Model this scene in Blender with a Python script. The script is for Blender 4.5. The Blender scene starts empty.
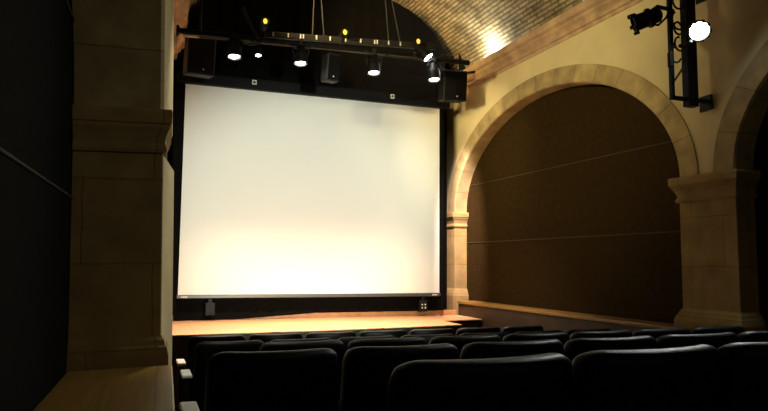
import bpy, bmesh, math, random
from mathutils import Vector, Matrix
random.seed(4)
C = bpy.context.scene.collection
S = 1.2                       # metres per layout unit
PI = math.pi

# ------------------------------------------------------------------ materials
def mat(name, col, rough=.7, metal=0., spec=.5, noise=None, bump=None, emit=None, coat=0):
    m = bpy.data.materials.new(name); m.use_nodes = True
    nt = m.node_tree; b = nt.nodes['Principled BSDF']
    b.inputs['Base Color'].default_value = (*col, 1)
    b.inputs['Roughness'].default_value = rough
    b.inputs['Metallic'].default_value = metal
    b.inputs['Specular IOR Level'].default_value = spec
    b.inputs['Coat Weight'].default_value = coat
    tc = nt.nodes.new('ShaderNodeTexCoord')
    if noise:
        sc, amt = noise
        n = nt.nodes.new('ShaderNodeTexNoise'); n.inputs['Scale'].default_value = sc
        n.inputs['Detail'].default_value = 6
        nt.links.new(tc.outputs['Object'], n.inputs['Vector'])
        r = nt.nodes.new('ShaderNodeValToRGB')
        r.color_ramp.elements[0].position = .3; r.color_ramp.elements[1].position = .7
        r.color_ramp.elements[0].color = (*[c*(1-amt) for c in col], 1)
        r.color_ramp.elements[1].color = (*[min(1, c*(1+amt)) for c in col], 1)
        nt.links.new(n.outputs['Fac'], r.inputs['Fac'])
        nt.links.new(r.outputs['Color'], b.inputs['Base Color'])
    if bump:
        sc, st = bump
        n2 = nt.nodes.new('ShaderNodeTexNoise'); n2.inputs['Scale'].default_value = sc
        n2.inputs['Detail'].default_value = 5
        nt.links.new(tc.outputs['Object'], n2.inputs['Vector'])
        bp = nt.nodes.new('ShaderNodeBump'); bp.inputs['Strength'].default_value = st
        bp.inputs['Distance'].default_value = .01
        nt.links.new(n2.outputs['Fac'], bp.inputs['Height'])
        nt.links.new(bp.outputs['Normal'], b.inputs['Normal'])
    if emit:
        b.inputs['Emission Color'].default_value = (*emit[0], 1)
        b.inputs['Emission Strength'].default_value = emit[1]
    return m

def brick_mat(name, c1, c2, mortar, w, h, ms, rough=.9, src='UV', bump=.6, offset=.5, noise=5., namt=.35, bias=0.):
    m = bpy.data.materials.new(name); m.use_nodes = True
    nt = m.node_tree; b = nt.nodes['Principled BSDF']; b.inputs['Roughness'].default_value = rough
    b.inputs['Specular IOR Level'].default_value = .2
    tc = nt.nodes.new('ShaderNodeTexCoord')
    vec = tc.outputs['UV']
    if src == 'yz':      # faces upright: run along x+y, height z
        sep = nt.nodes.new('ShaderNodeSeparateXYZ'); nt.links.new(tc.outputs['Object'], sep.inputs[0])
        add = nt.nodes.new('ShaderNodeMath'); nt.links.new(sep.outputs[0], add.inputs[0]); nt.links.new(sep.outputs[1], add.inputs[1])
        cb = nt.nodes.new('ShaderNodeCombineXYZ'); nt.links.new(add.outputs[0], cb.inputs[0]); nt.links.new(sep.outputs[2], cb.inputs[1])
        vec = cb.outputs[0]
    nz = nt.nodes.new('ShaderNodeTexNoise'); nz.inputs['Scale'].default_value = 9; nz.inputs['Detail'].default_value = 3
    nt.links.new(tc.outputs['Object'], nz.inputs['Vector'])
    mx = nt.nodes.new('ShaderNodeVectorMath'); mx.operation = 'MULTIPLY_ADD'
    nt.links.new(nz.outputs['Color'], mx.inputs[0]); mx.inputs[1].default_value = (min(h*.25, .018),)*3
    nt.links.new(vec, mx.inputs[2])
    br = nt.nodes.new('ShaderNodeTexBrick'); br.inputs['Scale'].default_value = 1
    br.inputs['Brick Width'].default_value = w; br.inputs['Row Height'].default_value = h
    br.inputs['Mortar Size'].default_value = ms; br.inputs['Mortar Smooth'].default_value = .5
    br.inputs['Bias'].default_value = bias
    br.inputs['Color1'].default_value = (*c1, 1); br.inputs['Color2'].default_value = (*c2, 1)
    br.inputs['Mortar'].default_value = (*mortar, 1); br.offset = offset
    nt.links.new(mx.outputs[0], br.inputs['Vector'])
    n = nt.nodes.new('ShaderNodeTexNoise'); n.inputs['Scale'].default_value = noise; n.inputs['Detail'].default_value = 8
    nt.links.new(tc.outputs['Object'], n.inputs['Vector'])
    mr = nt.nodes.new('ShaderNodeMapRange'); mr.inputs[1].default_value = .3; mr.inputs[2].default_value = .7
    mr.inputs[3].default_value = 1-namt; mr.inputs[4].default_value = 1+namt
    nt.links.new(n.outputs['Fac'], mr.inputs[0])
    mm = nt.nodes.new('ShaderNodeMix'); mm.data_type = 'RGBA'; mm.blend_type = 'MULTIPLY'; mm.inputs[0].default_value = 1
    nt.links.new(br.outputs['Color'], mm.inputs[6]); nt.links.new(mr.outputs[0], mm.inputs[7])
    nt.links.new(mm.outputs[2], b.inputs['Base Color'])
    iv = nt.nodes.new('ShaderNodeMath'); iv.operation = 'MULTIPLY_ADD'
    nt.links.new(br.outputs['Fac'], iv.inputs[0]); iv.inputs[1].default_value = -1
    nt.links.new(n.outputs['Fac'], iv.inputs[2])
    bp = nt.nodes.new('ShaderNodeBump'); bp.inputs['Strength'].default_value = bump; bp.inputs['Distance'].default_value = .015
    nt.links.new(iv.outputs[0], bp.inputs['Height']); nt.links.new(bp.outputs['Normal'], b.inputs['Normal'])
    return m

def plank_mat(name, c1, c2, gap, w, h, rough=.4, rot=False):
    m = bpy.data.materials.new(name); m.use_nodes = True
    nt = m.node_tree; b = nt.nodes['Principled BSDF']; b.inputs['Roughness'].default_value = rough
    tc = nt.nodes.new('ShaderNodeTexCoord')
    mp = nt.nodes.new('ShaderNodeMapping'); mp.inputs['Rotation'].default_value = (0, 0, PI/2 if rot else 0)
    nt.links.new(tc.outputs['Object'], mp.inputs[0])
    br = nt.nodes.new('ShaderNodeTexBrick'); br.inputs['Scale'].default_value = 1
    br.inputs['Brick Width'].default_value = w; br.inputs['Row Height'].default_value = h
    br.inputs['Mortar Size'].default_value = .0025
    br.inputs['Color1'].default_value = (*c1, 1); br.inputs['Color2'].default_value = (*c2, 1); br.inputs['Mortar'].default_value = (*gap, 1)
    nt.links.new(mp.outputs[0], br.inputs['Vector'])
    st = nt.nodes.new('ShaderNodeMapping'); st.inputs['Scale'].default_value = (1.5, 30, 30)
    nt.links.new(mp.outputs[0], st.inputs[0])
    n = nt.nodes.new('ShaderNodeTexNoise'); n.inputs['Scale'].default_value = 1.5; n.inputs['Detail'].default_value = 6
    nt.links.new(st.outputs[0], n.inputs['Vector'])
    mr = nt.nodes.new('ShaderNodeMapRange'); mr.inputs[1].default_value = .3; mr.inputs[2].default_value = .7
    mr.inputs[3].default_value = .8; mr.inputs[4].default_value = 1.15
    nt.links.new(n.outputs['Fac'], mr.inputs[0])
    mm = nt.nodes.new('ShaderNodeMix'); mm.data_type = 'RGBA'; mm.blend_type = 'MULTIPLY'; mm.inputs[0].default_value = 1
    nt.links.new(br.outputs['Color'], mm.inputs[6]); nt.links.new(mr.outputs[0], mm.inputs[7])
    nt.links.new(mm.outputs[2], b.inputs['Base Color'])
    return m

def weave_mat(name, col, sc=90., rough=.95, amt=.5):
    m = mat(name, col, rough, spec=.1, noise=(14, amt))
    nt = m.node_tree; b = nt.nodes['Principled BSDF']
    tc = [n for n in nt.nodes if n.type == 'TEX_COORD'][0]
    v = nt.nodes.new('ShaderNodeTexNoise'); v.inputs['Scale'].default_value = sc; v.inputs['Detail'].default_value = 3
    nt.links.new(tc.outputs['Object'], v.inputs['Vector'])
    bp = nt.nodes.new('ShaderNodeBump'); bp.inputs['Strength'].default_value = .8; bp.inputs['Distance'].default_value = .01
    nt.links.new(v.outputs['Fac'], bp.inputs['Height']); nt.links.new(bp.outputs['Normal'], b.inputs['Normal'])
    return m

M = dict(
    plaster=mat('cream_plaster', (.70, .58, .31), .9, spec=.2, noise=(1.6, .08), bump=(40, .15)),
    stone=brick_mat('block_stone', (.36, .245, .095), (.31, .21, .08), (.24, .16, .06), .72, .46, .006, src='yz', bump=.35, noise=4.5, namt=.22),
    vouss=brick_mat('voussoir_stone', (.44, .33, .15), (.37, .275, .12), (.24, .17, .10), .42, 2.0, .006, bump=.35, noise=5, namt=.28, offset=0),
    cornice=mat('cornice_stone', (.50, .335, .195), .85, spec=.2, noise=(5, .25), bump=(25, .3)),
    brick=brick_mat('vault_brick', (.36, .285, .15), (.23, .175, .09), (.14, .10, .05), .23, .058, .011, bump=1., noise=3.6, namt=.5),
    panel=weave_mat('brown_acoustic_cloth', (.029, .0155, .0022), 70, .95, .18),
    panel_shade=weave_mat('shaded_acoustic_cloth', (.0022, .0016, .0008), 70, .95, .18),  # the brown cloth again, colour darkened to stand in for recess shade
    seam=mat('seam_batten', (.05, .028, .012), .8),
    ledge=plank_mat('ledge_wood', (.30, .165, .035), (.27, .15, .03), (.12, .06, .02), 9, 2.3, .4, True),
    darkwood=mat('dark_brown_wood', (.040, .020, .006), .6, noise=(6, .3)),
    deck=plank_mat('stage_planks', (.70, .40, .20), (.63, .35, .17), (.25, .12, .05), 1.8, .11, .42),
    skirt=mat('orange_wood', (.55, .27, .10), .5, noise=(8, .2)),
    riser=mat('black_riser', (.02, .016, .012), .8),
    carpet=mat('dark_carpet', (.018, .015, .014), 1., spec=.05, noise=(30, .4)),
    curtain=weave_mat('black_cloth', (.0034, .0029, .0022), 60, 1., .2),
    black=mat('black_metal', (.005, .005, .005), .55, .0, spec=.25),
    blackg=mat('black_satin', (.003, .003, .003), .6, spec=.15),
    grille=mat('speaker_grille', (.003, .003, .003), .8, spec=.15, bump=(300, .5)),
    cable=mat('black_rubber', (.012, .012, .012), .6),
    grey=mat('grey_metal', (.014, .0135, .012), .65, .1, noise=(12, .15)),
    tan=mat('tan_conduit', (.09, .07, .045), .5, .2),
    white=mat('white_plate', (.75, .74, .68), .6),
    screen=mat('screen_fabric', (.85, .85, .76), .95, spec=.1),
    bar=mat('screen_bar', (.10, .105, .095), .35, .4),
    vinyl=mat('black_vinyl', (.003, .0031, .0025), .45, spec=.2, bump=(160, .12)),
    vinylf=mat('black_seat_cloth', (.003, .003, .003), .8, spec=.1),
    arm=mat('cream_armrest', (.80, .80, .70), .5),
    lens=mat('lit_lens', (.9, .9, .9), .3, emit=((1, .97, .90), 30)),
    lensw=mat('flood_lens', (.9, .9, .9), .3, emit=((.95, 1, .98), 40)),
    amber=mat('amber_lens', (.8, .5, .05), .3, emit=((1, .62, .05), 1.3)),
    led=mat('led_face', (.9, .9, .9), .3, emit=((.95, 1, .95), 4)),
    darklens=mat('dark_lens', (.02, .02, .025), .15),
    brown=mat('rusty_arm', (.03, .02, .012), .6),
)

# ------------------------------------------------------------------ helpers
def NB(): return bmesh.new()

def tag(o, label=None, cat=None, group=None, kind=None):
    if label: o['label'] = label
    if cat: o['category'] = cat
    if group: o['group'] = group
    if kind: o['kind'] = kind
    return o

def obj(name, bm, m, parent=None, loc=(0, 0, 0), rotz=0., smooth=False, bevel=0., autosmooth=True):
    bmesh.ops.scale(bm, vec=(S, S, S), verts=bm.verts)
    bmesh.ops.recalc_face_normals(bm, faces=bm.faces)
    me = bpy.data.meshes.new(name); bm.to_mesh(me); bm.free()
    if smooth:
        for p in me.polygons: p.use_smooth = True
        if autosmooth: me.set_sharp_from_angle(angle=math.radians(40))
    me.materials.append(m)
    o = bpy.data.objects.new(name, me); C.objects.link(o)
    o.location = Vector(loc)*S; o.rotation_euler = (0, 0, rotz)
    if parent: o.parent = parent
    if bevel:
        b = o.modifiers.new('bevel', 'BEVEL'); b.width = bevel*S; b.segments = 2; b.limit_method = 'ANGLE'
    return o

def thing(name, label, cat, loc=(0, 0, 0), rotz=0., group=None):
    o = bpy.data.objects.new(name, None); C.objects.link(o)
    o.empty_display_size = .1
    o.location = Vector(loc)*S; o.rotation_euler = (0, 0, rotz)
    return tag(o, label, cat, group)

def box(bm, x0, x1, y0, y1, z0, z1, mtx=None):
    vs = [bm.verts.new((x, y, z)) for z in (z0, z1) for y in (y0, y1) for x in (x0, x1)]
    for f in ((0, 1, 3, 2), (4, 5, 7, 6), (0, 1, 5, 4), (2, 3, 7, 6), (0, 2, 6, 4), (1, 3, 7, 5)):
        bm.faces.new([vs[i] for i in f])
    if mtx: bmesh.ops.transform(bm, matrix=mtx, verts=vs)
    return vs

def tube(bm, pts, r, n=10, cap=True):
    pts = [Vector(p) for p in pts]; rings = []
    for i, p in enumerate(pts):
        d = (pts[min(i+1, len(pts)-1)]-pts[max(i-1, 0)]).normalized()
        a = d.orthogonal().normalized() if i == 0 else (a-d*a.dot(d)).normalized()
        b = d.cross(a); rr = r[i] if isinstance(r, (list, tuple)) else r
        rings.append([bm.verts.new(p+(a*math.cos(2*PI*k/n)+b*math.sin(2*PI*k/n))*rr) for k in range(n)])
    for q in range(len(rings)-1):
        for k in range(n):
            bm.faces.new([rings[q][k], rings[q][(k+1) % n], rings[q+1][(k+1) % n], rings[q+1][k]])
    if cap:
        bm.faces.new(rings[0]); bm.faces.new(rings[-1])

def lathe(bm, prof, n=24, mtx=None):
    """prof: (r, z) list, revolved about z"""
    allv = []; rings = []
    for r, z in prof:
        if r < 1e-6:
            v = bm.verts.new((0, 0, z)); rings.append([v]); allv.append(v)
        else:
            ring = [bm.verts.new((r*math.cos(2*PI*k/n), r*math.sin(2*PI*k/n), z)) for k in range(n)]
            rings.append(ring); allv += ring
    for a, b in zip(rings, rings[1:]):
        for k in range(n):
            k2 = (k+1) % n
            f = [a[k % len(a)], a[k2 % len(a)], b[k2 % len(b)], b[k % len(b)]]
            u = []
            for v in f:
                if v not in u: u.append(v)
            if len(u) > 2: bm.faces.new(u)
    if mtx: bmesh.ops.transform(bm, matrix=mtx, verts=allv)

def loft_rect(bm, x0, x1, y0, y1, prof):
    """prof: (z, outset) ; stacked rectangular rings -> moulded block"""
    rings = []
    for z, o in prof:
        rings.append([bm.verts.new(p) for p in ((x0-o, y0-o, z), (x1+o, y0-o, z), (x1+o, y1+o, z), (x0-o, y1+o, z))])
    for a, b in zip(rings, rings[1:]):
        for k in range(4): bm.faces.new([a[k], a[(k+1) % 4], b[(k+1) % 4], b[k]])
    bm.faces.new(rings[0]); bm.faces.new(rings[-1])

def prism(bm, poly, z0, z1):
    a = [bm.verts.new((x, y, z0)) for x, y in poly]; b = [bm.verts.new((x, y, z1)) for x, y in poly]
    n = len(poly)
    for k in range(n): bm.faces.new([a[k], a[(k+1) % n], b[(k+1) % n], b[k]])
    bm.faces.new(a); bm.faces.new(b)

def aim(frm, to):
    d = (Vector(to)-Vector(frm)).normalized()
    return d.to_track_quat('-Z', 'Y')

def aim_m(frm, to):      # matrix taking +z to the direction frm->to, placed at frm
    d = (Vector(to)-Vector(frm)).normalized()
    return Matrix.Translation(Vector(frm)) @ d.to_track_quat('Z', 'Y').to_matrix().to_4x4()

def spot(name, frm, to, power, col, ang, blend=.6, r=.05):
    l = bpy.data.lights.new(name, 'SPOT'); l.energy = power; l.color = col
    l.spot_size = math.radians(ang); l.spot_blend = blend; l.shadow_soft_size = r
    o = bpy.data.objects.new(name, l); C.objects.link(o)
    o.location = Vector(frm)*S; o.rotation_mode = 'QUATERNION'; o.rotation_quaternion = aim(frm, to)
    return o

def area(name, frm, to, power, col, sx, sy):
    l = bpy.data.lights.new(name, 'AREA'); l.energy = power; l.color = col
    l.shape = 'RECTANGLE'; l.size = sx; l.size_y = sy
    o = bpy.data.objects.new(name, l); C.objects.link(o)
    o.location = Vector(frm)*S; o.rotation_mode = 'QUATERNION'; o.rotation_quaternion = aim(frm, to)
    return o

# ------------------------------------------------------------------ layout numbers (layout units, camera at the origin)
STAGE = -.67
def zfloor(y): return -.99-.094*(y-1.22)
def xr(y): return 3.88+.028*(7.5-y)          # right wall face
def xl(y): return .03+.020*(y-3.1)           # left wall face
RA, RB = 1.93, 1.20                          # arch intrados half axes
OA, OB = 2.12, 1.38                          # arch extrados half axes
Z0 = .70                                     # springing
BAY = 4.38
ZTOP = 2.40

# ------------------------------------------------------------------ floor
bm = NB()
vs = [bm.verts.new(p) for p in ((-.9, -2.2, zfloor(-2.2)), (4.9, -2.2, zfloor(-2.2)), (4.9, 8.4, zfloor(8.4)), (-.9, 8.4, zfloor(8.4)))]
bm.faces.new(vs)
bmesh.ops.solidify(bm, geom=bm.faces[:], thickness=.05)
o = obj('floor', bm, M['carpet']); tag(o, 'dark carpeted floor sloping down towards the stage', None, kind='structure')

# ------------------------------------------------------------------ side walls
def arch_pts(cy, a, b, n=48):
    return [(cy-a*math.cos(PI*k/n), Z0+b*math.sin(PI*k/n)) for k in range(n+1)]

def side_wall(name, side, loc, rotz, centres, y0, y1, depth, label, cs):
    """local frame: y along the wall, face at x=0, masonry behind it (side*x>0)"""
    s = side
    # plaster face above the springing, cut by the arches
    def low(y):
        for c in centres:
            t = (y-c)/OA
            if abs(t) < 1: return Z0+OB*math.sqrt(1-t*t)-.02
        return Z0
    ys = set([y0, y1])
    for c in centres:
        for k in range(97):
            y = c-OA*math.cos(PI*k/96)
            if y0 <= y <= y1: ys.add(round(y, 5))
    for c in centres:
        for e in (-.0004, .0004):
            for q in (c-OA, c+OA):
                if y0 < q+e < y1: ys.add(q+e)
    ys = sorted(ys)
    bm = NB()
    for a, b in zip(ys, ys[1:]):
        va = [bm.verts.new((0, y, z)) for y, z in ((a, low(a)), (b, low(b)), (b, ZTOP), (a, ZTOP))]
        bm.faces.new(va)
    bmesh.ops.remove_doubles(bm, verts=bm.verts, dist=.0002)
    r = bmesh.ops.extrude_face_region(bm, geom=bm.faces[:])
    bmesh.ops.translate(bm, vec=(s*.10, 0, 0), verts=[v for v in r['geom'] if isinstance(v, bmesh.types.BMVert)])
    w = obj(name, bm, M['plaster'], loc=loc, rotz=rotz)
    tag(w, label, None, kind='structure')
    # arch rings
    for c in centres:
        bm = NB(); uv = bm.loops.layers.uv.new('UVMap')
        n = 64; inn = arch_pts(c, RA, RB, n); out = arch_pts(c, OA, OB, n)
        L = [0.]
        for p, q in zip(out, out[1:]): L.append(L[-1]+math.hypot(q[0]-p[0], q[1]-p[1]))
        f = -s*.012
        prof = [(inn, s*depth), (inn, f+s*.015), (inn, f), (out, f), (out, s*.05)]
        V = []
        for j, (pp, x) in enumerate(prof):
            row = []
            for k in range(n+1):
                y, z = pp[k]
                if j == 2:     # small chamfer of the arris
                    y, z = y+(out[k][0]-y)*.08, z+(out[k][1]-z)*.08
                row.append(bm.verts.new((x, y, z)))
            V.append(row)
        vv = [0, depth, depth+.02, depth+.2, depth+.25]
        for j in range(4):
            for k in range(n):
                fc = bm.faces.new([V[j][k], V[j][k+1], V[j+1][k+1], V[j+1][k]])
                for lp, (uu, v_) in zip(fc.loops, ((L[k], vv[j]), (L[k+1], vv[j]), (L[k+1], vv[j+1]), (L[k], vv[j+1]))):
                    lp[uv].uv = (uu*S, v_*S+.4)
        obj('arch_ring', bm, M['vouss'], w, smooth=True)
    # piers between arches
    half = BAY/2
    for pc in [centres[0]-half]+[c+half for c in centres]:
        ya, yb = pc-(half-RA), pc+(half-RA)
        if yb < y0 or ya > y1+.5: continue
        x0, x1 = (-.012, depth) if s > 0 else (-depth, .012)
        bm = NB(); box(bm, x0, x1, ya, yb, -1.75, Z0-.02)
        p = obj('pier', bm, M['stone'], w, bevel=.006)
        bm = NB()
        loft_rect(bm, x0, x1, ya, yb, [(z_, o_*cs) for z_, o_ in [(.50, .0), (.50, .022), (.515, .03), (.53, .022), (.545, .012), (.56, .015), (.59, .03), (.615, .052), (.63, .055), (.635, .068), (.685, .072), (.70, .066), (.70, 0)]])
        obj('capital', bm, M['stone'], p)
        bm = NB()
        loft_rect(bm, x0, x1, ya, yb, [(z_, o_*cs) for z_, o_ in [(-1.75, .06), (-.43, .06), (-.42, .056), (-.405, .05), (-.39, .044), (-.375, .03), (-.355, .022), (-.34, .006), (-.33, 0)]])
        obj('pier_base', bm, M['stone'], p)
    return w

RW = math.atan(.028); LW = -math.atan(.020)
rc = [5.94-7.5-BAY, 5.94-7.5]
lc = [-1.91, -1.91+BAY]
w_r = side_wall('wall_right', 1, (3.88, 7.5, 0), RW, rc, -9.6, .9, .20, 'cream plaster right wall with stone arches on moulded piers', .8)
LEAN = -.026
w_l = side_wall('wall_left', -1, (.03, 3.1, 0), LW, lc, -5.2, 5.3, .39, 'cream plaster left wall with shaded stone arch and pier', .55)
bm = NB(); prism(bm, [(.012, .05), (.066, .64), (.066, .68), (.012, .68)], -1.7, .50); obj('pier_return', bm, M['plaster'], w_l)
bm = NB(); prism(bm, [(.002, .05), (.056, .64), (.056, .68), (.002, .68)], .70, 2.31); obj('wall_return', bm, M['plaster'], w_l)

w_l.rotation_euler[1] = LEAN
# end wall behind the curtain
bm = NB(); box(bm, -.3, 4.4, 8.30, 8.40, -1.8, 4.0)
tag(obj('wall_end', bm, M['curtain']), 'dark end wall behind the black curtain', kind='structure')

# cornices
def cornice(name, side, loc, rotz, y0, y1, label, k_=1.):
    prof = [(-.02, 2.315), (.012, 2.315), (.018, 2.345), (.040, 2.352), (.042, 2.385), (.020, 2.392), (.030, 2.415), (.062, 2.440), (.066, 2.462), (.050, 2.466), (.092, 2.488), (.100, 2.555), (.088, 2.565), (-.10, 2.565)]
    bm = NB(); n = 40
    rows = []
    for k in range(n+1):
        y = y0+(y1-y0)*k/n
        rows.append([bm.verts.new((-side*o*k_, y, z)) for o, z in prof])
    for a, b in zip(rows, rows[1:]):
        for j in range(len(prof)): 
            j2 = (j+1) % len(prof); bm.faces.new([a[j], a[j2], b[j2], b[j]])
    bm.faces.new(rows[0]); bm.faces.new(rows[-1])
    return tag(obj(name, bm, M['cornice'], loc=loc, rotz=rotz), label, kind='structure')
cornice('trim_1', 1, (3.88, 7.5, 0), RW, -9.5, .2, 'moulded reddish stone cornice along top of right wall')
cornice('trim_2', -1, (.03, 3.1, 0), LW, -5.2, 4.6, 'moulded stone cornice along top of left wall', 1.5)

# brick vault
bm = NB(); uv = bm.loops.layers.uv.new('UVMap')
NY, NT = 44, 56
VZ, VB = 2.40, 1.20
def vault_at(y, t, off=0.):
    c = (xr(y)+xl(y))/2; a = (xr(y)-xl(y))/2+.10+off
    return (c-a*math.cos(t), y, VZ+(VB+off)*math.sin(t))
grid = []; arc = []
for i in range(NY+1):
    y = -2.2+(8.3+2.2)*i/NY
    grid.append([bm.verts.new(vault_at(y, PI*k/NT)) for k in range(NT+1)])
l = [0.]
for k in range(NT):
    p, q = Vector(vault_at(5, PI*k/NT)), Vector(vault_at(5, PI*(k+1)/NT)); l.append(l[-1]+(q-p).length)
for i in range(NY):
    for k in range(NT):
        f = bm.faces.new([grid[i][k], grid[i+1][k], grid[i+1][k+1], grid[i][k+1]])
        for lp, (a, b) in zip(f.loops, ((i, k), (i+1, k), (i+1, k+1), (i, k+1))):
            lp[uv].uv = ((-2.2+10.5*a/NY)*S, l[b]*S)
r = bmesh.ops.extrude_face_region(bm, geom=bm.faces[:])
top = [v for v in r['geom'] if isinstance(v, bmesh.types.BMVert)]
for v in top:
    c = (xr(v.co.y)+xl(v.co.y))/2
    d = Vector((v.co.x-c, 0, max(0, v.co.z-VZ)*1.5)).normalized(); v.co += d*.12
tag(obj('ceiling', bm, M['brick'], smooth=True), 'old brick barrel vault lit white from the cornice', kind='structure')

# acoustic panels in the arch recesses
def apanel(loc, rotz, side, c, depth, label, seams, zl):
    s = side
    t = thing('acoustic_panel', label, 'wall panel', loc, rotz)
    if s < 0: t.rotation_euler[1] = LEAN
    bm = NB(); n = 40
    a0 = [bm.verts.new((s*depth, y, z)) for y, z in [(c-RA-.03, zl), (c+RA+.03, zl)]+[(y, z) for y, z in reversed(arch_pts(c, RA+.03, RB+.03, n))]]
    bm.faces.new(a0)
    r = bmesh.ops.extrude_face_region(bm, geom=bm.faces[:])
    bmesh.ops.translate(bm, vec=(s*.05, 0, 0), verts=[v for v in r['geom'] if isinstance(v, bmesh.types.BMVert)])
    obj('cloth_panel', bm, M['panel' if s > 0 else 'panel_shade'], t)
    for z in seams:
        w = RA if z < Z0 else RA*math.sqrt(max(0, 1-((z-Z0)/RB)**2))
        bm = NB(); tube(bm, [(s*(depth-.004), c-w+.01, z), (s*(depth-.004), c+w-.01, z)], .0055, 8)
        obj('seam_cord', bm, M['seam'], t)
    return t
apanel((3.88, 7.5, 0), RW, 1, rc[1], .175, 'dark brown cloth panel filling the large right arch beside the screen', (.285, 1.06), -.5)
apanel((3.88, 7.5, 0), RW, 1, rc[0], .175, 'dark panel in the arch at far right edge, beyond the nearer pier', (.285, 1.06), -.5)
apanel((.03, 3.1, 0), LW, -1, lc[0], .37, 'shade-darkened cloth panel filling left foreground arch recess', (.285, 1.06), -.48)
apanel((.03, 3.1, 0), LW, -1, lc[1], .37, 'dark panel in the far left arch hidden behind the near pier', (.285, 1.06), -.48)

# wooden ledges under the arches
def ledge(loc, rotz, side, y0, y1, z, proj, depth, label, zb):
    s = side
    t = thing('wall_ledge', label, 'ledge', loc, rotz)
    if s < 0: t.rotation_euler[1] = LEAN
    bm = NB(); xs = sorted((-s*proj, s*depth)); box(bm, xs[0], xs[1], y0, y1, z-.035, z)
    obj('ledge_top', bm, M['ledge'], t, bevel=.006)
    bm = NB(); xs = sorted((-s*(proj-.015), s*depth)); box(bm, xs[0], xs[1], y0+.005, y1-.005, zb, z-.035)
    obj('front_board', bm, M['darkwood'], t)
    return t
ledge((3.88, 7.5, 0), RW, 1, rc[1]-RA+.005, .20, -.485, .065, .17, 'long wooden ledge under large right arch running up to the stage', -1.6)
ledge((3.88, 7.5, 0), RW, 1, rc[0]-RA, rc[0]+RA-.06, -.485, .065, .17, 'wooden ledge under the arch at far right edge', -1.3)
ledge((.03, 3.1, 0), LW, -1, lc[0]-RA, lc[0]+RA-.06, -.462, .062, .365, 'worn wooden ledge in left foreground below the near pier', -1.2)
ledge((.03, 3.1, 0), LW, -1, lc[1]-RA+.06, lc[1]+RA-.06, -.462, .03, .365, 'wooden ledge under the far left arch, behind the near pier', -1.5)

# ------------------------------------------------------------------ stage
st = thing('stage', 'low stage with bright orange plank floor in front of the screen', 'stage', (1.9, 7, STAGE))
def sp(poly): return [(x-1.9, y-7) for x, y in poly]
deck = sp([(.195, 6.225), (1.7, 6.29), (3.26, 6.47), (3.262, 6.965), (3.83, 7.05), (3.82, 7.74), (3.80, 8.2), (.2, 8.2)])
bm = NB(); prism(bm, deck, -.014, 0); obj('deck', bm, M['deck'], st, bevel=.004)
bm = NB(); prism(bm, sp([(.205, 6.25), (1.7, 6.315), (3.235, 6.495), (3.235, 6.99), (3.82, 7.075), (3.80, 8.2), (.2, 8.2)]), -1.05, -.014)
obj('front_riser', bm, M['darkwood'], st)
bm = NB(); box(bm, .2, 3.80, 7.70, 7.75, STAGE, STAGE+.062); obj('baseboard_back', bm, M['skirt'], bevel=.004)
tag(bpy.data.objects['baseboard_back'], 'low orange wooden skirting along back of stage', kind='structure')

# ------------------------------------------------------------------ black curtain filling the vault end
bm = NB()
Yc = 7.665
def bottom(x): return STAGE+.003 if x < .9 else min(STAGE+.063, STAGE+.003+.06*(x-.9)/1.0)
cols = []
N = 150
cx = (xr(Yc)+xl(Yc))/2; ca = (xr(Yc)-xl(Yc))/2+.09
for k in range(N+1):
    x = cx-ca+.01+(2*ca-.02)*k/N
    yy = Yc+max(0, x-3.50)*1.1+.005*math.sin(x*34)+.002*math.sin(x*61+1)
    ztop = 2.70+.884*math.sqrt(max(0, 1-((x-2.0)/1.625)**2))
    if x > 3.625: ztop = 2.25
    if x < .375: ztop = min(2.70, VZ+VB*math.sqrt(max(0, 1-((x-cx)/ca)**2))-.01)
    if x < xl(Yc)+.105: zb = 2.575
    elif x > 3.80: zb = 9
    elif x < .20: zb = STAGE+.003
    else: zb = bottom(x)
    cols.append((x, yy, zb, max(ztop, zb+.001), yy-max(0, x-3.50)*1.1))
for a, b in zip(cols, cols[1:]):
    zb = max(a[2], b[2]) if abs(a[2]-b[2]) > .3 else None
    q = [(a[0], a[1], zb or a[2]), (b[0], b[1], zb or b[2]), (b[0], b[4], b[3]), (a[0], a[4], a[3])]
    if a[3] > 2.3 > b[3]: q[3] = (a[0], a[4], b[3])
    if q[2][2] < 2.3: q[2], q[3] = (b[0], b[1], q[2][2]), (a[0], a[1], q[3][2])
    if q[2][2] <= q[1][2] or q[3][2] <= q[0][2]: continue
    if b[0] <= 3.50 or q[2][2] < 2.3: bm.faces.new([bm.verts.new(p) for p in q])
    else:                              # the edge of the curtain turns back along the wall below the cornice
        bm.faces.new([bm.verts.new(p) for p in (q[0], q[1], (b[0], b[1], 2.26), (a[0], a[1], 2.26))])
        bm.faces.new([bm.verts.new(p) for p in ((a[0], a[4], 2.24), (b[0], b[4], 2.24), q[2], q[3])])
bmesh.ops.remove_doubles(bm, verts=bm.verts, dist=.0005)
r = bmesh.ops.extrude_face_region(bm, geom=bm.faces[:])
bmesh.ops.translate(bm, vec=(0, .008, 0), verts=[v for v in r['geom'] if isinstance(v, bmesh.types.BMVert)])
cu = obj('backdrop_curtain', bm, M['curtain'], smooth=True)
tag(cu, 'black curtain filling the vault end behind and around the screen', 'curtain')

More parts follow.
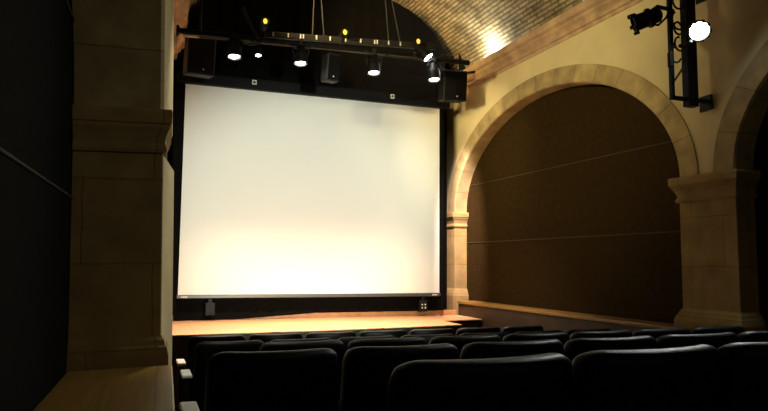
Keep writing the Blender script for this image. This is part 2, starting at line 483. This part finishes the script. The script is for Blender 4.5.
# ------------------------------------------------------------------ screen
sc = thing('projection_screen', 'large blank cream projection screen hanging over the stage', 'projection screen', (1.9, 7.6, 0))
SX0, SX1, SZ0, SZ1 = .285-1.9, 3.505-1.9, -.375, 2.045
bm = NB(); box(bm, SX0, SX1, -.002, .004, SZ0-.01, SZ1+.05); obj('screen_fabric', bm, M['screen'], sc)
bm = NB(); box(bm, SX0-.10, SX1+.12, -.075, .03, SZ1, SZ1+.125); hd = obj('header_case', bm, M['blackg'], sc, bevel=.006)
for x in (1.06, 2.81):
    bm = NB(); box(bm, x-1.9-.026, x-1.9+.026, -.082, -.075, 2.098, 2.152)
    pl = obj('fixing_plate', bm, M['white'], hd)
    bm = NB(); lathe(bm, [(0, 0), (.016, 0), (.016, .004), (.009, .004), (.009, .001), (0, .001)], 14, Matrix.Translation((x-1.9, -.081, 2.125)) @ Matrix.Rotation(PI/2, 4, 'X'))
    obj('fixing_eye', bm, M['grey'], hd)
bm = NB(); box(bm, SX0-.015, SX1+.012, -.022, .02, SZ0-.042, SZ0); br_ = obj('bottom_bar', bm, M['bar'], sc, bevel=.008)
for x in (SX0+.07, SX1-.07):
    bm = NB()
    for k in range(4): box(bm, x-.035+k*.018, x-.023+k*.018, -.0245, -.0215, SZ0-.032, SZ0-.016)
    obj('maker_mark', bm, M['white'], br_)
for sx, xa, xb in ((0, SX0-.11, SX0-.012), (1, SX1+.012, SX1+.06)):
    bm = NB(); box(bm, xa, xb, .0, .015, STAGE+.07, SZ1); obj('side_mask', bm, M['curtain'], sc)

# socket boxes at foot of the screen
for x, lab in ((.640, 'small black socket box on the stage below the left end of the screen'), (3.275, 'small black socket box with four white sockets below right end of the screen')):
    t = thing('socket_box', lab, 'socket box', (x, 7.60, STAGE+.06), 0, None)
    bm = NB(); box(bm, -.055, .055, -.03, .03, 0, .145); obj('box_body', bm, M['black'], t, bevel=.008)
    bm = NB(); box(bm, -.02, .02, -.012, .012, .145, .195); obj('conduit', bm, M['black'], t)
    for dx in (-.021, .021):
        for dz in (.05, .09):
            bm = NB(); lathe(bm, [(0, 0), (.0095, 0), (.0095, .004), (0, .004)], 10, Matrix.Translation((dx, -.03, dz)) @ Matrix.Rotation(PI/2, 4, 'X'))
            obj('socket', bm, M['white'] if x > 2 else M['grey'], t)

# ------------------------------------------------------------------ lighting bar
TY = 6.4
lb = thing('lighting_bar', 'long black lighting bar hung across the hall above the screen', 'lighting bar', (0, TY, 0))
pz = lambda x: 2.243+.014*x
bm = NB(); tube(bm, [(.14, 0, pz(.14)+.0), (3.32, 0, pz(3.32))], .03, 14)
obj('pipe', bm, M['black'], lb, smooth=True)
bm = NB(); lathe(bm, [(0, 0), (.055, 0), (.055, .02), (.04, .03), (0, .03)], 16, Matrix.Translation((.135, 0, 2.245)) @ Matrix.Rotation(PI/2, 4, 'Y'))
obj('wall_flange', bm, M['black'], lb)
bm = NB(); tube(bm, [(.24, -.02, 2.195), (1.0, -.02, 2.215), (2.0, -.02, 2.245), (3.0, -.02, 2.28)], .008, 8)
obj('conduit', bm, M['tan'], lb, smooth=True)
bm = NB(); tube(bm, [(.21, -.02, 2.195), (.35, -.02, 2.199)], .0125, 10); obj('white_tape', bm, M['white'], lb)
bz = lambda x: 2.322+.056*(x-.92)
bm = NB(); mm = Matrix.Translation((.92, .05, 2.33)) @ Matrix.Rotation(-math.atan(.056), 4, 'Y')
box(bm, 0.08, 2.0, -.02, .02, -.034, .034, mm); obj('flat_bar', bm, M['grey'], lb, bevel=.005)
for x in (1.085, 1.24, 1.37, 1.40, 1.54, 1.69, 1.86, 2.03, 2.19, 2.22, 2.35, 2.49):
    bm = NB(); box(bm, x-.007, x+.007, .022, .030, bz(x)-.014, bz(x)+.03)
    obj('clip', bm, M['white'], lb)
for (xa, za, xb, zb) in ((1.63, 2.42, 1.53, 3.5), (1.50, 2.41, 1.53, 3.5), (2.36, 2.47, 2.27, 3.5), (2.50, 2.47, 2.27, 3.5)):
    bm = NB(); tube(bm, [(xa, .05, za-.06), (xb, .05, zb)], .007, 6); obj('hanger_wire', bm, M['cable'], lb)
bm = NB(); tube(bm, [(.76, -.02, 2.56), (.92, -.03, 2.25)], .018, 8); obj('brace', bm, M['brown'], lb)
def loopy(x0, x1, z, sag, y=-.03, n=10):
    return [(x0+(x1-x0)*k/n, y, z-sag*math.sin(PI*k/n)) for k in range(n+1)]
for x0, x1, z, sag in ((.70, .98, 2.25, .07), (.82, 1.0, 2.25, .045), (1.20, 1.5, 2.25, .05), (2.06, 2.35, 2.27, .05), (2.62, 2.9, 2.30, .07), (2.72, 3.0, 2.36, .09)):
    bm = NB(); tube(bm, loopy(x0, x1, z, sag), .008, 6); obj('cable', bm, M['cable'], lb, smooth=True)

def par_can(x, zc, label, tilt, tw=0., y=TY-.03):
    """can hanging from the bar; lens looks down and a little to the hall"""
    t = thing('stage_light', label, 'stage light', (x, y, zc))
    R = Matrix.Rotation(tw, 4, 'Z') @ Matrix.Rotation(tilt, 4, 'X')
    bm = NB(); lathe(bm, [(0, .20), (.03, .20), (.045, .185), (.05, .14), (.066, .11), (.072, .08), (.072, .0), (.066, -.004), (.064, .012), (0, .014)], 24, R)
    obj('housing', bm, M['black'], t, smooth=True)
    bm = NB(); lathe(bm, [(0, .004), (.03, .001), (.052, .006), (.052, .013), (0, .013)], 24, R)
    obj('lens', bm, M['lens'], t, smooth=True)
    bm = NB(); ht = (pz(x)-zc)
    tube(bm, [R @ Vector((-.075, 0, .09)), Vector((-.085, .0, .15)), Vector((-.04, .01, ht-.035)), Vector((.04, .01, ht-.035)), Vector((.085, 0, .15)), R @ Vector((.075, 0, .09))], .007, 6)
    obj('yoke', bm, M['black'], t)
    bm = NB(); box(bm, -.02, .02, -.01, .065, ht-.04, ht-.028); box(bm, -.02, .02, -.012, -.002, ht-.04, ht+.03)
    obj('clamp', bm, M['grey'], t)
    return t
stage_cans = [(.692, 2.035, 'lit black stage light hanging leftmost on the lighting bar'),
              (1.364, 2.045, 'lit black stage light hanging second from left on the bar'),
              (2.165, 2.035, 'lit black stage light hanging right of the small central speaker'),
              (2.873, 2.035, 'lit black stage light hanging low beside the right speaker')]
for x, z, lab in stage_cans: par_can(x, z, lab, math.radians(-7))
# upper lamp at the right end
t = thing('stage_light', 'lit stage light clamped high at right end of the bar', 'stage light', (2.79, TY-.06, 2.27))
R = Matrix.Rotation(math.radians(-35), 4, 'Y') @ Matrix.Rotation(math.radians(-22), 4, 'X')
bm = NB(); lathe(bm, [(0, .20), (.03, .20), (.045, .18), (.05, .13), (.066, .10), (.07, .0), (.063, -.003), (.061, .012), (0, .012)], 24, R); obj('housing', bm, M['black'], t, smooth=True)
bm = NB(); lathe(bm, [(0, .004), (.03, .001), (.056, .005), (.056, .011), (0, .011)], 24, R); obj('lens', bm, M['lens'], t, smooth=True)
bm = NB(); tube(bm, [R @ Vector((.075, 0, .08)), (.12, .02, .16), (.10, .05, .22)], .008, 6); obj('yoke', bm, M['black'], t)
# small lit lamp
t = thing('small_lamp', 'tiny lit lamp hanging between the two left stage lights', 'stage light', (.925, TY-.05, 2.075))
bm = NB(); lathe(bm, [(0, .10), (.02, .10), (.028, .06), (.034, .0), (.03, -.002), (0, .006)], 18, Matrix.Rotation(math.radians(-10), 4, 'X')); obj('housing', bm, M['black'], t, smooth=True)
bm = NB(); lathe(bm, [(0, -.003), (.029, -.001), (.029, .004), (0, .005)], 18, Matrix.Rotation(math.radians(-10), 4, 'X')); obj('lens', bm, M['lens'], t, smooth=True)
bm = NB(); tube(bm, [(0, 0, .09), (0, .03, .17)], .005, 6); obj('stem', bm, M['black'], t)
# amber spots on the upper edge
for x, z, lab in ((.99, 2.445, 'small spotlight with glowing amber lens, leftmost of three on the bar'),
                  (1.835, 2.443, 'small spotlight with glowing amber lens above the central speaker'),
                  (2.68, 2.452, 'small spotlight with glowing amber lens at the right end of bar')):
    t = thing('amber_spotlight', lab, 'stage light', (x, TY-.04, z))
    R = Matrix.Rotation(math.radians(90-8), 4, 'X') @ Matrix.Rotation(.0, 4, 'Y')
    bm = NB(); lathe(bm, [(0, -.16), (.03, -.16), (.04, -.12), (.045, .0), (.038, .002), (.034, -.01), (0, -.01)], 18, R); obj('housing', bm, M['black'], t, smooth=True)
    bm = NB(); lathe(bm, [(0, -.002), (.026, -.004), (.026, -.01), (0, -.01)], 18, R @ Matrix.Diagonal((.8, 1.1, 1, 1))); obj('lens', bm, M['amber'], t)
    bm = NB(); tube(bm, [(0, .06, -.02), (-.03, .06, -.12), (-.06, .04, -.19)], .009, 6); obj('bracket', bm, M['black'], t)

# ------------------------------------------------------------------ loudspeakers
def speaker(loc, w, h, d, rotz, tilt, label, mount):
    t = thing('loudspeaker', label, 'loudspeaker', loc, rotz)
    R = Matrix.Rotation(tilt, 4, 'X')
    bm = NB(); box(bm, -w/2, w/2, -d/2, d/2, -h/2, h/2, R); obj('cabinet', bm, M['black'], t, bevel=.012)
    bm = NB(); box(bm, -w/2+.015, w/2-.015, -d/2-.006, -d/2+.004, -h/2+.015, h/2-.015, R); obj('grille', bm, M['grille'], t, bevel=.004)
    bm = NB(); lathe(bm, [(0, 0), (.008, 0), (.008, .003), (0, .003)], 10, R @ Matrix.Translation((w*.08, -d/2-.006, -h*.36)) @ Matrix.Rotation(PI/2, 4, 'X')); obj('badge', bm, M['white'], t)
    bm = NB()
    for m_ in mount: tube(bm, m_, .016, 8)
    obj('mount', bm, M['black'], t)
    return t
speaker((3.43, 7.05, 2.195), .30, .37, .25, math.radians(-8), math.radians(8), 'black loudspeaker on a bracket under the right cornice beside the screen',
        [[(-.15, .1, .25), (.05, .12, .22), (.22, .16, .235), (.38, .22, .28)]])
speaker((.395, 7.0, 2.20), .29, .42, .24, math.radians(8), math.radians(8), 'black loudspeaker hanging above the top left corner of screen',
        [[(0, 0, .2), (0, .02, .85)], [(-.16, 0, .2), (-.16, .02, .85)]])
t = thing('loudspeaker', 'small grey-edged loudspeaker hanging below the middle of the bar', 'loudspeaker', (1.685, TY-.02, 2.035), math.radians(10))
bm = NB(); box(bm, -.075, .075, -.08, .08, -.145, .145, Matrix.Rotation(.12, 4, 'X')); obj('cabinet', bm, M['grey'], t, bevel=.015)
bm = NB(); box(bm, -.06, .068, -.088, -.078, -.13, .128, Matrix.Rotation(.12, 4, 'X')); obj('grille', bm, M['grille'], t, bevel=.004)
bm = NB(); lathe(bm, [(0, 0), (.007, 0), (.007, .003), (0, .003)], 10, Matrix.Translation((.0, -.075, -.105)) @ Matrix.Rotation(PI/2, 4, 'X')); obj('badge', bm, M['white'], t)
bm = NB(); tube(bm, [(0, 0, .13), (0, .02, .215)], .012, 8); obj('mount', bm, M['black'], t)

# ------------------------------------------------------------------ light rack on the right wall
RY = 3.68
wx = xr(RY)-.004
rk = thing('light_rack', 'black steel light rack with cables, bracketed to right wall between arches', 'light rack', (wx, RY, 0))
bm = NB(); box(bm, 3.605-.014-wx, 3.605+.014-wx, -.014, .014, 1.235, 2.28); obj('thin_pole', bm, M['black'], rk)
bm = NB(); box(bm, 3.735-wx, 3.828-wx, -.03, .03, 1.195, 2.28); obj('thick_pole', bm, M['black'], rk)
bm = NB(); box(bm, 3.60-wx, -.005, -.014, .014, 1.235, 1.263); obj('arm', bm, M['black'], rk)
bm = NB(); box(bm, 3.60-wx, -.005, -.014, .014, 2.10, 2.128); obj('arm', bm, M['black'], rk)
bm = NB(); box(bm, -.016, .0, -.015, .10, 1.19, 1.31); obj('wall_plate', bm, M['black'], rk, bevel=.003)
bm = NB(); box(bm, -.016, .0, -.015, .10, 2.06, 2.18); obj('wall_plate', bm, M['black'], rk, bevel=.003)
bm = NB(); box(bm, 3.785-wx, 3.80-wx, -.033, -.03, 1.56, 1.58); obj('bolt', bm, M['grey'], rk)
def curl(cx0, z0, r, tw, n=16, sx=1.):
    return [(cx0-wx+sx*r*math.cos(a)*.8, -.02-.015*k/n, z0+r*math.sin(a)) for k in range(n+1) for a in [tw+1.6*PI*k/n]]
for cx0, z0, r, tw in ((3.66, 1.99, .06, 1.2), (3.66, 1.84, .07, 2.), (3.655, 1.78, .05, .6), (3.665, 1.66, .055, 1.5), (3.62, 1.57, .06, .8)):
    bm = NB(); tube(bm, curl(cx0, z0, r, tw), .0075, 6); obj('cable', bm, M['cable'], rk, smooth=True)
bm = NB(); tube(bm, [(3.62-wx, -.02, 1.66), (3.575-wx, -.03, 1.62), (3.568-wx, -.03, 1.52), (3.57-wx, -.03, 1.42), (3.60-wx, -.02, 1.36), (3.68-wx, -.03, 1.47), (3.735-wx, -.035, 1.55)], .0085, 6); obj('cable', bm, M['cable'], rk, smooth=True)
bm = NB(); box(bm, 3.552-wx, 3.585-wx, -.045, -.015, 1.47, 1.58); obj('connector', bm, M['black'], rk, bevel=.004)

# dark spotlight aimed at the stage
t = thing('spotlight', 'black spotlight pointing left towards the stage from the right wall rack', 'spotlight', (3.45, 3.72, 1.86))
a_, b_ = Vector((.06, -.03, .02)), Vector((-.13, .10, -.055))
Mx = aim_m(a_, b_)
bm = NB(); lathe(bm, [(0, -.02), (.03, -.02), (.055, .0), (.06, .05), (.075, .06), (.075, .085), (.06, .09), (.062, .17), (.075, .175), (.075, .19), (.055, .192), (.05, .16), (0, .16)], 22, Mx); obj('housing', bm, M['black'], t, smooth=True)
for k in range(5):
    bm = NB(); box(bm, -.012, .012, .062, .084, .165, .205, Mx @ Matrix.Rotation(k*2*PI/5+.3, 4, 'Z')); obj('filter_clip', bm, M['black'], t)
bm = NB(); lathe(bm, [(0, .165), (.05, .163), (.05, .16), (0, .16)], 20, Mx); obj('lens', bm, M['darklens'], t)
bm = NB(); tube(bm, [(.02, 0, .05), (.06, -.02, .085), (.13, -.04, .07), (.19, -.04, .06)], .016, 8); tube(bm, [(.02, 0, -.05), (.06, -.02, -.06), (.12, -.04, .0), (.15, -.04, .06)], .008, 8); obj('yoke', bm, M['black'], t)
# lit flood
FL = Vector((3.70, 3.50, 1.71))
t = thing('floodlight', 'glaring white lit floodlight on the right wall rack', 'floodlight', FL)
dirv = Vector((-.85, -1.0, -1.0))
Mx = aim_m((0, 0, 0), dirv)
bm = NB(); lathe(bm, [(0, -.13), (.035, -.13), (.055, -.10), (.062, -.05), (.075, -.03), (.078, .0), (.07, .003), (.068, -.01), (0, -.012)], 24, Mx); obj('housing', bm, M['black'], t, smooth=True)
bm = NB(); lathe(bm, [(0, .004), (.04, .0), (.066, -.006), (.066, -.012), (0, -.012)], 24, Mx); obj('lens', bm, M['lensw'], t, smooth=True)
bm = NB()
for k in range(10): box(bm, .066, .083, -.008, .008, -.02, .012, Mx @ Matrix.Rotation(k*2*PI/10, 4, 'Z'))
obj('rim', bm, M['grey'], t)
bm = NB(); tube(bm, [(-.03, .05, -.06), (-.02, .12, -.09), (-.03, .16, -.06)], .014, 8); obj('yoke', bm, M['black'], t)

# LED uplights on the cornice
def uplight(y, label, side=1):
    x = xr(y)-.02
    t = thing('uplight', label, 'uplight', (x, y, 2.568), RW)
    bm = NB(); box(bm, -.03, .03, -.15, .15, 0, .03); obj('housing', bm, M['grey'], t, bevel=.004)
    bm = NB(); box(bm, -.024, .024, -.14, .14, .029, .034); obj('led_strip', bm, M['led'], t)
    return Vector((x, y, 2.61))
U = [uplight(6.88, 'white uplight on right cornice making the bright patch on the vault'),
     uplight(4.95, 'white uplight on right cornice nearer the camera, at top edge'),]

# grey box on left ledge front
gx = xl(1.8)+.062
t = thing('step_light', 'small grey box low on the front of left ledge', 'step light', (gx-.012, 1.80, -.40))
bm = NB(); box(bm, -.004, .016, -.06, .06, -.10, .02); obj('cover', bm, M['grey'], t, bevel=.004)
t.location.z = -.52*S

# ------------------------------------------------------------------ theatre chairs
P = .46
def make_backrest():
    bm = NB(); nu, nv = 18, 14; W2, H = .221, .50
    R_ = .055
    def outline(u, v):           # u,v in -1..1 -> rounded-rectangle mapped grid
        return u, v
    rows_f, rows_b = [], []
    for side in (0, 1):
        rows = []
        for j in range(nv+1):
            v = -1+2*j/nv
            # denser sampling near borders
            v = math.copysign(abs(v)**.75, v) if abs(v) > 0 else 0
            row = []
            for i in range(nu+1):
                u = -1+2*i/nu; u = math.copysign(abs(u)**.75, u) if u else 0
                x = u*W2; z = (v+1)/2*H
                # round the two upper corners
                dx = abs(x)-(W2-R_); dz = z-(H-R_)
                if dx > 0 and dz > 0:
                    m = max(dx, dz); L = math.hypot(dx, dz)
                    k = m/L
                    x = math.copysign((W2-R_)+dx*k, x); z = (H-R_)+dz*k
                z -= .010*(x/W2)**2*0
                e = min(1, max(abs(u), v if v > 0 else 0)**6)
                th = .040*(1-e**2*.30)
                yc = .055*(x/W2)**2-.02             # curved round the sitter
                lean = -(z-0)*.16
                y = yc+lean+(th if side else -th)
                # pillow crown
                row.append(bm.verts.new((x, y, z)))
            rows.append(row)
        if side: rows_b = rows
        else: rows_f = rows
    for rows in (rows_f, rows_b):
        for j in range(nv):
            for i in range(nu): bm.faces.new([rows[j][i], rows[j][i+1], rows[j+1][i+1], rows[j+1][i]])
    for i in range(nu):
        bm.faces.new([rows_f[0][i], rows_f[0][i+1], rows_b[0][i+1], rows_b[0][i]])
        bm.faces.new([rows_f[nv][i], rows_f[nv][i+1], rows_b[nv][i+1], rows_b[nv][i]])
    for j in range(nv):
        bm.faces.new([rows_f[j][0], rows_f[j+1][0], rows_b[j+1][0], rows_b[j][0]])
        bm.faces.new([rows_f[j][nu], rows_f[j+1][nu], rows_b[j+1][nu], rows_b[j][nu]])
    return bm
TOP = .79
def arm_pieces(t, x):
    bm = NB(); box(bm, x-.032, x+.032, .125, .36, TOP-.245, TOP-.22); a = obj('armrest', bm, M['arm'], t, bevel=.008)
    bm = NB(); loft_rect(bm, x-.018, x+.018, .13, .32, [(0, .01), (.03, .01), (.03, 0), (TOP-.245, 0)])
    obj('side_panel', bm, M['black'], t, bevel=.004)
def make_chair(last=False):
    t = thing('theatre_chair', 'x', 'chair')
    b = make_backrest(); bmesh.ops.translate(b, vec=(0, .08, TOP-.50), verts=b.verts)
    o = obj('backrest', b, M['vinyl'], t, smooth=True, autosmooth=False)
    sb = o.modifiers.new('sub', 'SUBSURF'); sb.levels = 1; sb.render_levels = 2
    bm = NB(); box(bm, -.19, .19, -.035, .035, -.17, .17, Matrix.Translation((0, .20, .40)) @ Matrix.Rotation(-.35, 4, 'X'))
    o = obj('seat', bm, M['vinylf'], t, bevel=.03)
    arm_pieces(t, -P/2)
    if last: arm_pieces(t, P/2)
    return t
proto = make_chair(); proto_end = make_chair(True)
def copy_tree(o, parent=None):
    c = o.copy(); C.objects.link(c); c.parent = parent
    for ch in list(o.children): copy_tree(ch, c)
    return c
rows = [(1.224, .194, .457, 3, 'nearest row to the camera'), (2.144, .287, .168, 6, 'second row from the camera'),
        (3.19, .389, .50, 7, 'third row from the camera'), (4.20, .497, .26, 7, 'fourth row from the camera'),
        (5.17, .565, .270, 7, 'front row under the stage edge')]
ORD = ['first', 'second', 'third', 'fourth', 'fifth', 'sixth', 'seventh']
used = {0: False, 1: False}
for ri, (y, h, x0, n, rl) in enumerate(rows):
    for k in range(n):
        e = int(k == n-1); src = proto_end if e else proto
        if not used[e]: o = src; used[e] = True
        else: o = copy_tree(src)
        ang = .05 if ri == 0 else .012
        xx = x0+P*(k+.5)
        o.location = Vector((xx, y+math.tan(ang)*(xx-(.9 if ri == 0 else 1.6)), -h-TOP))*S
        o.rotation_euler = (0, 0, ang)
        if k == 0:
            for ch in o.children:
                if ch.name.split('.')[0] in ('armrest', 'side_panel'): ch.location.x = -.022*S
        o['label'] = 'black padded theatre chair, %s from left in the %s' % (ORD[k], rl)
        o['group'] = 'rows of black theatre chairs'

# floor steps levelled under each row: thin black riser slabs carry the chairs
# ------------------------------------------------------------------ lights
warm = (1, .68, .36); vwarm = (1, .55, .22); white = (1, .95, .86); cool = (.92, 1, .95)
for x, z, _ in stage_cans:
    spot('stage_can_light', (x, TY-.05, z-.03), (x+(1.9-x)*.1, 6.42, STAGE), 600, (1, .75, .56), 80, 1., .05)
ec = spot('end_can_light', (2.97, TY-.03, 1.98), (4.02, 7.85, .25), 1500, (1, .78, .76), 62, 1., .05); ec.scale = (.30, 1, 1)
spot('side_wall_fill', (1.93, TY-.05, 1.97), (3.9, 7.2, 1.35), 190, (1, .84, .50), 64, 1., .05)  # extra spot with no can of its own, added to brighten the right wall
spot('left_cornice_fill', (2.70, TY+.2, 2.40), (.2, 7.25, 2.42), 90, (1, .45, .14), 22, .8, .04)  # orange spot added to light up the left cornice
# projector at the back of the hall, just over the heads
pj = spot('projector', (1.5, -1.2, .70), (1.74, 7.6, .60), 3300, (.92, 1, .90), 31, .8, .06); pj.scale = (1, .88, 1)
# added unseen source: warm wash over the upper right wall
spot('right_wall_fill', (.30, 4.3, 2.15), (3.93, 6.0, 1.95), 430, (1, .86, .46), 80, 1., .08)
spot('aisle_fill', (.30, 3.75, 1.95), (.55, 3.75, -.6), 150, (1, .98, .88), 58, .9, .05)  # added without a fixture, to brighten the aisle armrests
spot('flood_beam', FL+dirv.normalized()*.03, FL+dirv, 160, cool, 130, .8, .05)
for i, u in enumerate(U):
    l = bpy.data.lights.new('cornice_uplight', 'POINT'); l.energy = (42, 3)[i]; l.color = (.92, 1, .94); l.shadow_soft_size = .03
    o = bpy.data.objects.new('cornice_uplight', l); C.objects.link(o); o.location = (u+Vector((.02, 0, .03)))*S
spot('left_pier_fill', (2.6, -1.0, 2.3), (-.15, 3.1, .3), 58, (1, .93, .72), 36, 1., .1)  # unseen spot added only to lift the dark left pier
spot('vault_fill', (.34, 5.6, 2.62), (3.3, 7.7, 3.0), 1000, (1, .70, .30), 44, 1., .08)  # unseen warm spot added to brighten the stage end of the vault

w = bpy.data.worlds.new('dim_hall'); bpy.context.scene.world = w; w.use_nodes = True
w.node_tree.nodes['Background'].inputs[0].default_value = (.95, .95, .8, 1)
w.node_tree.nodes['Background'].inputs[1].default_value = .05

# ------------------------------------------------------------------ camera
cam = bpy.data.cameras.new('camera'); co = bpy.data.objects.new('camera', cam); C.objects.link(co)
cam.sensor_width = 36; cam.lens = 36*640/768; cam.clip_start = .02
yaw, pit, rol = math.radians(19.8), math.radians(5.15), math.radians(.5)
f = Vector((math.sin(yaw)*math.cos(pit), math.cos(yaw)*math.cos(pit), math.sin(pit)))
r0 = Vector((math.cos(yaw), -math.sin(yaw), 0)); u0 = r0.cross(f)
r = r0*math.cos(rol)+u0*math.sin(rol); u = -r0*math.sin(rol)+u0*math.cos(rol)
co.matrix_world = Matrix(((r.x, u.x, -f.x, 0), (r.y, u.y, -f.y, 0), (r.z, u.z, -f.z, 0), (0, 0, 0, 1)))
s = bpy.context.scene; s.camera = co
s.view_settings.view_transform = 'Standard'; s.view_settings.look = 'None'
s.view_settings.exposure = 0; s.view_settings.gamma = 1; s.view_settings.use_curve_mapping = False
